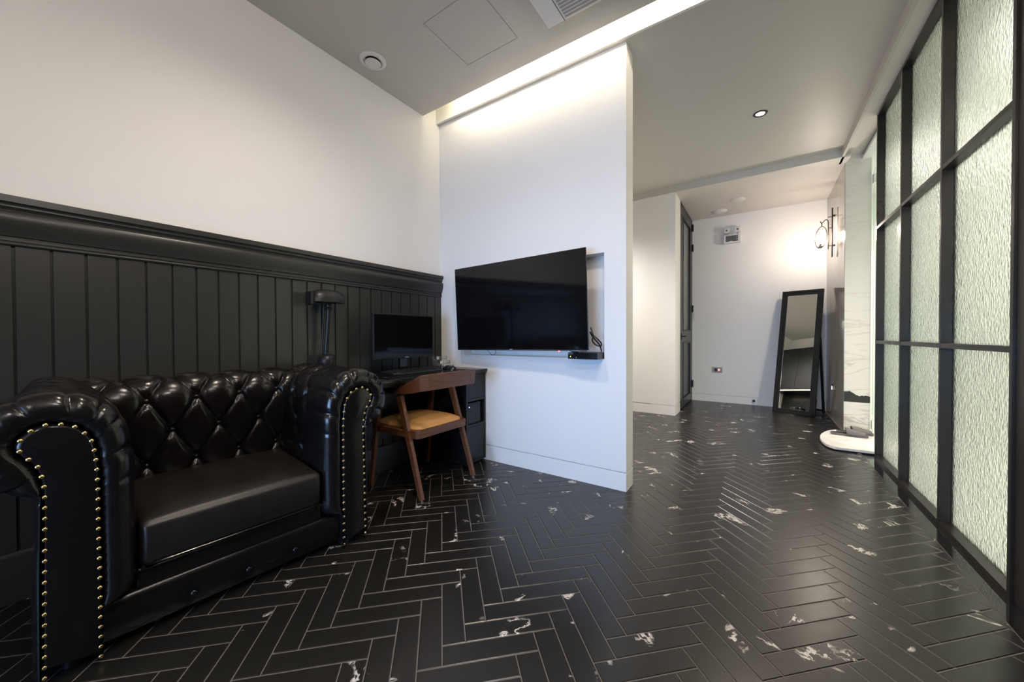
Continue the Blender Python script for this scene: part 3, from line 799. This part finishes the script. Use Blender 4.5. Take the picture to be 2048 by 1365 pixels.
pts = catmull([(-1.90, 1.37, .748), (-1.93, 1.40, .750), (-1.90, 1.44, .748), (-1.87, 1.41, .752), (-1.91, 1.39, .757), (-1.945, 1.43, .750), (-1.95, 1.47, .748), (-2.0, 1.49, .7475), (-2.10, 1.50, .7475)], 0)
tag(MB().tube([tuple(p) for p in pts][::3], .0035, 8).build('coiled_cable', GLOSSP), 'short black cable coiled on the desk near the armchair', 'cable')

# desk lamp
t = thing('desk_lamp', 'black banker style lamp with domed shade behind the armchair', 'lamp', (-2.262, 1.258, .7435))
MB().lathe([(.0001, 0), (.054, 0), (.055, .03), (.054, .06), (.051, .068), (.052, .074), (.052, .118), (.048, .132), (.038, .144), (.024, .150), (.0001, .152)], 32).build('lamp_base', LAMPM, t)
MB().tube([(-0.004, -.004, .15), (0.006, .012, .44)], .0135, 16).build('lamp_pole', LAMPM, t)
MB().tube([(-.024, -.020, .145), (-.020, -.004, .46)], .006, 10).build('pull_rod', LAMPM, t)
MB().lathe([(.0001, .43), (.018, .43), (.020, .437), (.016, .444), (.020, .450), (.020, .462), (.017, .47), (.0001, .472)], 24, (.006, .012, 0)).build('pole_collar', LAMPM, t)
# half-dome shade, long axis along the wall
rows = []
for th in (0, -.004):
    for i in range(15):
        a = PI * i / 14; row = []
        for k in range(15):
            b = PI * k / 14
            row.append((.006 + (.062 + th) * math.cos(b) * math.sin(a) ** .55 if 0 < i < 14 else .006, .003 - (.104 + th) * math.cos(a), .476 + (.082 + th) * math.sin(b) ** .8 * (math.sin(a) ** .45 if 0 < i < 14 else 0)))
        rows.append(row)
m = MB().grid(rows[:15]).grid([r[::-1] for r in rows[15:]])
m.build('lamp_shade', LAMPM, t, angle=70)
MB().box(-.03, .042, -.115, -.098, .455, .535).build('shade_end_plate', LAMPM, t, bevel=.003)

# ------------------------------------------------------------------ television, box, cables
def tv():
    tl, tr = Vector((-2.073, 2.224, 1.552)), Vector((-.911, 2.182, 1.568)); bl, br = Vector((-2.062, 2.250, .8955)), Vector((-.905, 2.205, .910))
    bl.z = .8965; br.z = .9085; tl.z = 1.5515; tr.z = 1.5665
    c = (tl + tr + bl + br) / 4
    ex = ((tr - tl) + (br - bl)).normalized(); ez = ((tl - bl) + (tr - br)); ez = (ez - ex * ez.dot(ex)).normalized(); ey = ez.cross(ex)
    Wd = ((tr - tl).length + (br - bl).length) / 2; Hd = ((tl - bl).length + (tr - br).length) / 2
    t = thing('television', 'large black flat television on a swing arm over the wall niche', 'television', c)
    R = Matrix((ex, ey, ez)).transposed(); t.rotation_euler = R.to_euler()
    MB().box(-Wd / 2, Wd / 2, .003, .014, -Hd / 2, Hd / 2).build('slim_frame', GLOSSP, t, bevel=.002)
    MB().box(-Wd / 2 + .006, Wd / 2 - .006, .0012, .004, -Hd / 2 + .010, Hd / 2 - .006).build('screen', SCREEN, t, smooth=False)
    MB().box(-Wd / 2 + .05, Wd / 2 - .03, .014, .045, -Hd / 2 + .01, Hd / 2 - .18).build('rear_housing', BLACKP, t, bevel=.012)
    MB().box(-Wd / 2 + .002, Wd / 2 - .002, .0, .012, -Hd / 2 - .003, -Hd / 2 + .004).build('lower_lip', SILVER, t, bevel=.001, seg=1)
    MB().box(-.045, -.02, .0005, .0014, -Hd / 2 + .0035, -Hd / 2 + .0065).build('maker_mark', PRINT, t, smooth=False)
    MB().cyl((Wd / 2 - .215, 0, -Hd / 2 - .005), .004, .002, .01, 'y', 12).build('standby_light', REDL, t)
    MB().box(-.10, .10, .045, .075, -.12, .12).bar((0, .07, 0), (0, .205, 0), .10, .05, (1, 0, 0)).build('wall_mount', BLACKP, t, bevel=.003)
tv()
t = thing('set_top_box', 'small black set top box on the niche ledge below the television', 'set top box', (-.957, 2.33, .8505))
MB().box(-.103, .103, -.095, .095, 0, .042).build('case', BLACKP, t, bevel=.002)
MB().box(-.1025, .1025, -.0975, -.094, .001, .041).build('front_panel', GLOSSP, t, bevel=.001, seg=1)
MB().cyl((-.083, 0, .016), .0032, -.0985, -.096, 'y', 12).build('power_light', GREENL, t)
MB().box(-.098, -.086, -.0982, -.0972, .0325, .0355).box(-.083, -.066, -.0982, -.0972, .0325, .0350).box(-.046, -.038, -.0982, -.0972, .010, .012).build('printed_mark', PRINT, t, smooth=False)
def cable(pts, r, label, name='black_cable', cat='cable', group=None):
    return tag(MB().tube([tuple(p) for p in catmull(pts, 0)][::2], r, 8).build(name, BLACKP), label, cat, group)
cable([(-.915, 2.275, 1.06), (-.90, 2.28, 1.01), (-.875, 2.29, .982), (-.858, 2.31, .955), (-.868, 2.325, .935), (-.895, 2.318, .942), (-.912, 2.30, .965), (-.907, 2.285, .99)], .0048, 'black cable looped behind the right edge of the television')
cable([(-.93, 2.30, 1.03), (-.922, 2.34, .99), (-.895, 2.375, .945), (-.888, 2.39, .91), (-.888, 2.392, .896)], .005, 'black cable dropping straight onto the set top box')
cable([(-1.062, 2.25, .915), (-1.055, 2.252, .905), (-1.035, 2.262, .898), (-1.01, 2.29, .8955)], .0035, 'short black cable from television underside to box front')
cable([(-1.80, 2.30, .915), (-1.79, 2.32, .878), (-1.77, 2.335, .8545), (-1.74, 2.335, .864), (-1.725, 2.32, .90), (-1.72, 2.30, .915)], .0018, 'thin wire loop hanging below the television')

# ------------------------------------------------------------------ ceiling fittings
t = thing('access_panel', 'square flush access panel in the grey ceiling', 'access panel', ((HX0 + HX1) / 2, (HY0 + HY1) / 2, ZC))
MB().box(-.2015, .2015, -.1990, .1990, .0005, .02).build('panel', CEIL, t, smooth=False)
MB().box(-.210, .210, -.207, .207, .022, .03).build('backing_frame', BLACKP, t, smooth=False)
t = thing('round_vent', 'round white air valve in the ceiling near the left wall', 'vent', (-2.163, 1.540, ZC))
MB().lathe([(.046, .0), (.050, -.004), (.062, -.012), (.074, -.011), (.083, -.004), (.085, 0), (.046, 0)], 40).build('vent_ring', WPLAST, t)
MB().lathe([(.0001, -.013), (.045, -.013), (.050, -.017), (.048, -.021), (.0001, -.024)], 40).build('vent_disc', WPLAST, t)
MB().lathe([(.0001, -.001), (.058, -.001)], 32).cyl((0, 0, 0), .008, -.014, 0).build('vent_throat', BLACKP, t)
t = thing('ceiling_air_conditioner', 'white ceiling air conditioner cassette with slatted grille', 'air conditioner', (-.57, 1.709, ZC))
MB().box(-.47, .47, -.229, .229, -.042, 0).build('casing', WPLAST, t, bevel=.004)
MB().box(-.366, -.362, -.20, .229, -.0435, -.042).build('panel_seam', DGREY, t, smooth=False)
m = MB()
for k in range(17): m.hexa([(-.352, .205 - k * .022, -.0435), (.38, .205 - k * .022, -.0435), (.38, .213 - k * .022, -.0435), (-.352, .213 - k * .022, -.0435)], [(-.352, .197 - k * .022, -.0415), (.38, .197 - k * .022, -.0415), (.38, .215 - k * .022, -.0415), (-.352, .215 - k * .022, -.0415)])
m.build('intake_grille', GPLAST, t, smooth=False)
def downlight(x, y, label, group):
    t = thing('recessed_downlight', label, 'downlight', (x, y, ZC), group=group)
    MB().lathe([(.030, 0.0), (.034, -.005), (.047, -.006), (.052, -.002), (.053, 0)], 32).build('trim_ring', IRON, t)
    MB().lathe([(.0001, -.004), (.022, -.0045), (.031, -.002)], 32).build('lens', DOWNB, t)
downlight(0.0, 3.73, 'small lit downlight in the corridor ceiling', None)
for x, y in DOWN: downlight(x, y, 'round downlight over the sitting area', 'downlights over the sitting area')
for x, y, z in FILL_GLOBES:  # globes added out of view around the fill lamps
    t = thing('fill_globe', 'unseen white glass globe added to light the sitting area', 'added fill lamp', (x, y, z), group='added fill globes over the sitting area')
    MB().ball((0, 0, 0), .08, .08, .08, 24, 16).build('globe', led('lit_globe', (1, .9, .8), 14), t)
    MB().cyl((0, 0, 0), .030, .080, .115).tube([(0, 0, .11), (0, 0, ZC - z - .02)], .004, 8).cyl((0, 0, 0), .05, ZC - z - .022, ZC - z).build('suspension', IRON, t)
t = thing('fill_dome', 'unseen dark dome added around the fill light behind the partition', 'added fill lamp', (-1.95, 4.0, 2.50))  # added fitting for the fill spot, hidden from the camera
MB().lathe([(.0001, .16), (.03, .16), (.05, .14), (.14, .08), (.19, .0), (.187, .0), (.137, .075), (.045, .135), (.0001, .14)], 32).build('dome_shade', IRON, t)
MB().tube([(0, 0, .15), (0, 0, ZC - 2.50 - .02)], .004, 8).cyl((0, 0, 0), .05, ZC - 2.50 - .022, ZC - 2.50).build('suspension', IRON, t)
t = thing('ceiling_speaker', 'larger domed white disc on the lowered ceiling nearer the back wall', 'detector', (-.485, 6.03, ZS))
MB().lathe([(.0001, -.026), (.06, -.026), (.075, -.020), (.080, -.010), (.098, -.007), (.105, 0)], 36).build('dome', WPLAST, t)
t = thing('ceiling_detector', 'flat thin white disc on the lowered ceiling', 'detector', (-.243, 5.66, ZS))
MB().lathe([(.0001, -.010), (.075, -.010), (.085, -.006), (.087, 0)], 36).build('disc', WPLAST, t)

# ------------------------------------------------------------------ back wall fittings
t = thing('emergency_light', 'white emergency light with two square heads high on back wall', 'emergency light', (-.335, YBACK, 2.42))
MB().box(-.106, .106, -.075, 0, -.062, .060).build('battery_case', WPLAST, t, bevel=.004)
MB().box(-.080, .075, -.0765, -.074, -.042, .044).build('dark_window', DGREY, t, smooth=False)
MB().box(-.03, .005, -.0785, -.0762, -.046, -.034).build('label_plate', WPLAST, t, smooth=False)
MB().cyl((.058, 0, .024), .006, -.080, -.076, 'y', 12).cyl((.058, 0, -.012), .006, -.080, -.076, 'y', 12).build('test_button', WPLAST, t)
for x in (-.068, .068):
    h = MB().box(x - .036, x + .036, -.078, -.028, .088, .164).build('lamp_head', WPLAST, t, bevel=.005)
    MB().box(x - .012, x + .012, -.058, -.04, .060, .09).build('swivel', GPLAST, h)
    MB().cyl((x, 0, .126), .013, -.083, -.078, 'y', 16).build('lens', DGREY, h)
t = thing('wall_outlet', 'grey wall socket with a lit red switch on back wall', 'socket', (-.526, YBACK, .487))
MB().box(-.068, .068, -.010, 0, -.040, .040).build('face_plate', GPLAST, t, bevel=.003)
MB().cyl((-.018, 0, 0), .024, -.012, -.009, 'y', 24).build('socket_hole', BLACKP, t)
MB().box(.012, .034, -.0125, -.009, -.010, .012).build('red_switch', REDL, t, smooth=False)
t = thing('door_stop', 'small black round stop on the back skirting', 'door stop', (-.064, YBACK, .062))
MB().lathe([(.0001, -.035), (.014, -.034), (.018, -.028), (.018, -.012), (.010, -.008), (.010, 0)], 16, ax='y').build('stop', BLACKP, t)
t = thing('wall_switch', 'narrow white switch on back wall beside the door hinge', 'switch', (-.838, YBACK, 1.305))
MB().box(-.016, .016, -.010, 0, -.055, .055).build('switch_plate', WPLAST, t, bevel=.002)
MB().box(-.010, .010, -.013, -.009, -.025, .025).build('rocker', WPLAST, t, bevel=.001, seg=1)
t = thing('low_wall_switch', 'tiny black plate with white light low on grey stone wall', 'switch', (XGLOSS, 5.78, .378))
MB().box(-.006, 0, -.034, .034, -.040, .040).build('plate', BLACKP, t, bevel=.001, seg=1)
MB().box(-.009, -.005, -.016, .016, -.026, .012).build('lit_button', led('white_indicator', (1, .8, .78), 3), t, smooth=False)

# wall lamp
def sconce():
    t = thing('wall_sconce', 'iron wall lamp with a lit bulb in an oval hoop', 'wall lamp', (XGLOSS, 5.70, 2.2))
    T = Matrix.Translation((-XGLOSS, -5.70, -2.2))
    def p(mb, n, mt, **k):
        o = mb.build(n, mt, t, **k); o.matrix_parent_inverse = T; return o
    m = MB().box(.700, .712, 5.675, 5.725, 1.925, 2.50)
    for z in (2.06, 2.41): m.cyl((0, 5.70, z), .012, .710, XGLOSS - .0005, 'x', 12)
    p(m, 'back_plate', IRON, bevel=.002)
    arm = [(.672, 5.70, 2.02), (.672, 5.70, 2.20), (.672, 5.70, 2.32), (.668, 5.70, 2.355), (.654, 5.70, 2.372), (.638, 5.70, 2.366), (.622, 5.70, 2.346), (.610, 5.70, 2.340), (.602, 5.70, 2.348), (.601, 5.70, 2.362)]
    m = MB().tube([tuple(q) for q in catmull(arm, 0)][::4], .0048, 10)
    for z in (2.06, 2.40, 2.27): m.cyl((0, 5.70, z), .0045, .668, .702, 'x', 10)
    p(m, 'hooked_arm', IRON)
    hoop = [(.605 + .052 * math.cos(a) + .010 * math.sin(a), 5.70, 2.170 + .128 * math.sin(a)) for a in [2 * PI * k / 48 for k in range(48)]]
    m = MB().tube(hoop, .0042, 8, closed=True).tube([(.612, 5.70, 2.298), (.611, 5.70, 2.342)], .005, 8)
    p(m, 'oval_hoop', IRON)
    p(MB().lathe([(.0001, 2.05), (.018, 2.052), (.020, 2.062), (.010, 2.070), (.013, 2.092), (.0001, 2.094)], 16, (.600, 5.70, 0)), 'bulb_socket', IRON)
    p(MB().lathe([(.0001, 2.092), (.011, 2.094), (.017, 2.11), (.027, 2.14), (.030, 2.165), (.026, 2.19), (.015, 2.208), (.0001, 2.213)], 20, (.602, 5.70, 0)), 'bulb', BULB)
sconce()

# ------------------------------------------------------------------ standing mirror
def mirror():
    fl, fr = Vector((.143, 5.883, 0)), Vector((.558, 5.735, 0)); ex = (fr - fl).normalized(); Wd = (fr - fl).length
    bk = Vector((-ex.y, ex.x, 0)); th = math.atan2(.355, 1.60); Ln = 1.635
    t = thing('standing_mirror', 'tall black framed mirror leaning on its easel before back wall', 'mirror', (fl + fr) / 2)
    t.rotation_euler = (0, 0, math.atan2(ex.y, ex.x))
    R = Matrix.Rotation(-th, 4, 'X')
    def tilt(mb): mb.v = [tuple(R @ Vector(v)) for v in mb.v]; return mb
    m = MB(); h = Wd / 2
    for a, b, c, d in cells(-h, h, 0.0, Ln, [(-h + .062, h - .062, .062, Ln - .062)]): m.box(a, b, 0, .028, c, d)
    for a, b, c, d in cells(-h, h, 0.0, Ln, [(-h + .03, h - .03, .03, Ln - .03)]): m.box(a, b, -.006, .001, c, d)
    tilt(m).build('frame', BLACKW, t, bevel=.003)
    tilt(MB().box(-h + .055, h - .055, .010, .014, .055, Ln - .055)).build('mirror_glass', MIRROR, t, smooth=False)
    tilt(MB().box(-h + .03, h - .03, .0145, .027, .03, Ln - .03)).build('backing_board', BLACKP, t, smooth=False)
    hz = 1.0; hy = math.sin(th) * hz + .03
    m = MB()
    for x in (-h + .014, h - .014): m.bar((x, .425, 0), (x, hy + .012, math.cos(th) * hz), .026, .022, (1, 0, 0))
    m.bar((-h + .014, .42, .035), (h - .014, .42, .035), .02, .026, (0, 0, 1))
    m.build('easel_leg', BLACKW, t, bevel=.002)
    # shipping film still on the lower right corner
    random.seed(5); rows = []
    for i in range(15):
        z = .0 + .22 * i / 14; row = []
        for k in range(9):
            q = k / 8
            x = h - .050 + .060 * math.sin(q * PI * .62) ; y = -.010 + .050 * max(0, q - .5)
            row.append((x + random.uniform(-.006, .006) * (1 if i < 8 else .5), y + random.uniform(-.012, .0) * (1 if i < 8 else .4), z + random.uniform(-.006, .006) + .004))
        rows.append(row)
    tilt(MB().grid(rows)).build('plastic_film', WRAP, t, angle=20, fix=True)
mirror()

# ------------------------------------------------------------------ threshold slab and slippers
def slab():
    t = thing('marble_step', 'low white marble step with rounded end at the bathroom doorway', 'step', (.66, 4.5, 0))
    T = Matrix.Translation((-.66, -4.5, 0))
    pts = [(.95, 4.20), (.60, 4.185), (.53, 4.20), (.49, 4.29), (.478, 4.45), (.495, 4.62), (.54, 4.78), (.60, 4.90), (.70, 4.98), (.95, 5.02)]
    c = [(p.x, p.y) for p in catmull([(*p, 0) for p in pts], 0)][::4]
    o = MB().prism(c, .010, .034).build('top_slab', SLABM, t, bevel=.004, angle=30); o.matrix_parent_inverse = T
    c2 = [(.5 + (x - .5) * .96 + .03, 4.6 + (y - 4.6) * .95) for x, y in c]
    o = MB().prism(c2, 0.0, .010).build('shadow_line_base', BLACKP, t, smooth=False); o.matrix_parent_inverse = T  # black base stands in for the shadow line under the slab
slab()
def slipper(loc, rz, label):
    t = thing('slide_slipper', label, 'slipper', loc, rz, 'grey slide slippers on the marble step')
    # sole outline, heel at -x, toe at +x
    out = catmull([(-.135, 0, 0), (-.125, .030, 0), (-.07, .035, 0), (0, .037, 0), (.07, .047, 0), (.115, .040, 0), (.137, .008, 0), (.125, -.028, 0), (.07, -.042, 0), (0, -.034, 0), (-.07, -.034, 0), (-.122, -.030, 0)], 0, closed=True)[::6]
    MB().prism([(p.x, p.y) for p in out], 0, .022).build('sole', SLIP, t, bevel=.005, seg=3)
    ins = [(p.x * .93, p.y * .88) for p in out]
    MB().prism(ins, .022, .0235).build('footbed', SLIPD, t, smooth=False)
    rows = []
    for i in range(15):
        q = i / 14; x = -.018 + .135 * q; row = []; hh = .062 - .030 * q ** 1.2; ww = .041 + .006 * math.sin(q * PI) - .006 * q
        for k in range(17):
            a = PI * k / 16
            row.append((x - .010 * math.sin(a) * (1 - q), ww * math.cos(a), .014 + (hh - .006) * math.sin(a) ** .7))
        rows.append(row)
    o = MB().grid(rows).build('vamp', SLIP, t, angle=80)
    s = o.modifiers.new('thickness', 'SOLIDIFY'); s.thickness = .005; s.offset = 1
    return t
slipper((.715, 4.715, .0342), math.radians(-4), 'grey slide slipper nearer the room on the marble step')
slipper((.775, 4.835, .0342), math.radians(3), 'grey slide slipper farther back on the marble step')

# ------------------------------------------------------------------ bathroom glass door edge
t = thing('glass_door', 'clear glass door beside the marble wall, seen edge on', 'glass door', (.94, 5.05, 0))
MB().box(0, .62, -.005, .005, .012, 2.66).build('door_pane', CLEAR, t, smooth=False)
for z in (.10, 2.56): MB().box(-.008, .05, -.018, .03, z - .045, z + .045).build('hinge', SILVER, t, bevel=.003)

# ------------------------------------------------------------------ kitchen run behind the screen wall (seen in the mirror)
t = thing('kitchen_unit', 'black kitchen unit with lit shelf recess, reflected in the standing mirror', 'kitchen unit', (-1.62, YT2 + .3, 0))
MB().box(-.72, .70, -.298, .27, .10, .86).box(-.72, .70, -.298, .23, 0, .10).build('base_cabinet', BLACKW, t, bevel=.002)
MB().box(-.72, .71, -.298, .30, .86, .89).build('counter_top', BLACKW, t, bevel=.002)
MB().box(-.72, .70, -.298, .05, 1.50, 2.45).build('upper_cabinet', BLACKW, t, bevel=.002)
for k in range(3): MB().box(-.715 + k * .472, -.248 + k * .472, .27, .288, .105, .855).build('cabinet_door', BLACKP, t, bevel=.002)
for k in range(3): MB().box(-.715 + k * .472, -.248 + k * .472, .05, .068, 1.505, 2.445).build('wall_cabinet_door', BLACKP, t, bevel=.002)
MB().box(-.72, .70, -.298, -.285, .89, 1.50).build('backsplash', BLACKW, t, smooth=False)
MB().box(-.70, .66, .0, .02, 1.488, 1.499).build('under_shelf_light', led('shelf_glow', (1, .85, .55), 2.5), t, smooth=False)
t = thing('rice_cooker', 'dark rice cooker with orange light on the kitchen counter', 'rice cooker', (-1.75, YT2 + .32, .89))
MB().lathe([(.0001, 0), (.11, 0), (.13, .03), (.135, .14), (.12, .19), (.07, .215), (.0001, .22)], 28).build('pot_body', GLOSSP, t)
MB().cyl((-.03, 0, .10), .016, .131, .140, 'y', 16).build('orange_light', ORANGEL, t)
MB().cyl((.04, 0, .07), .014, .130, .139, 'y', 16).build('red_light', REDL, t)

# window behind the camera
t = MB()
for a, b, c, d in cells(-1.5, 0.0, .25, 1.45, [(-1.45, -.775, .30, 1.40), (-.725, -.05, .30, 1.40)]): t.box(a, b, YREAR - .08, YREAR - .03, c, d)
struct(t.build('window_1', WPLAST, smooth=False))
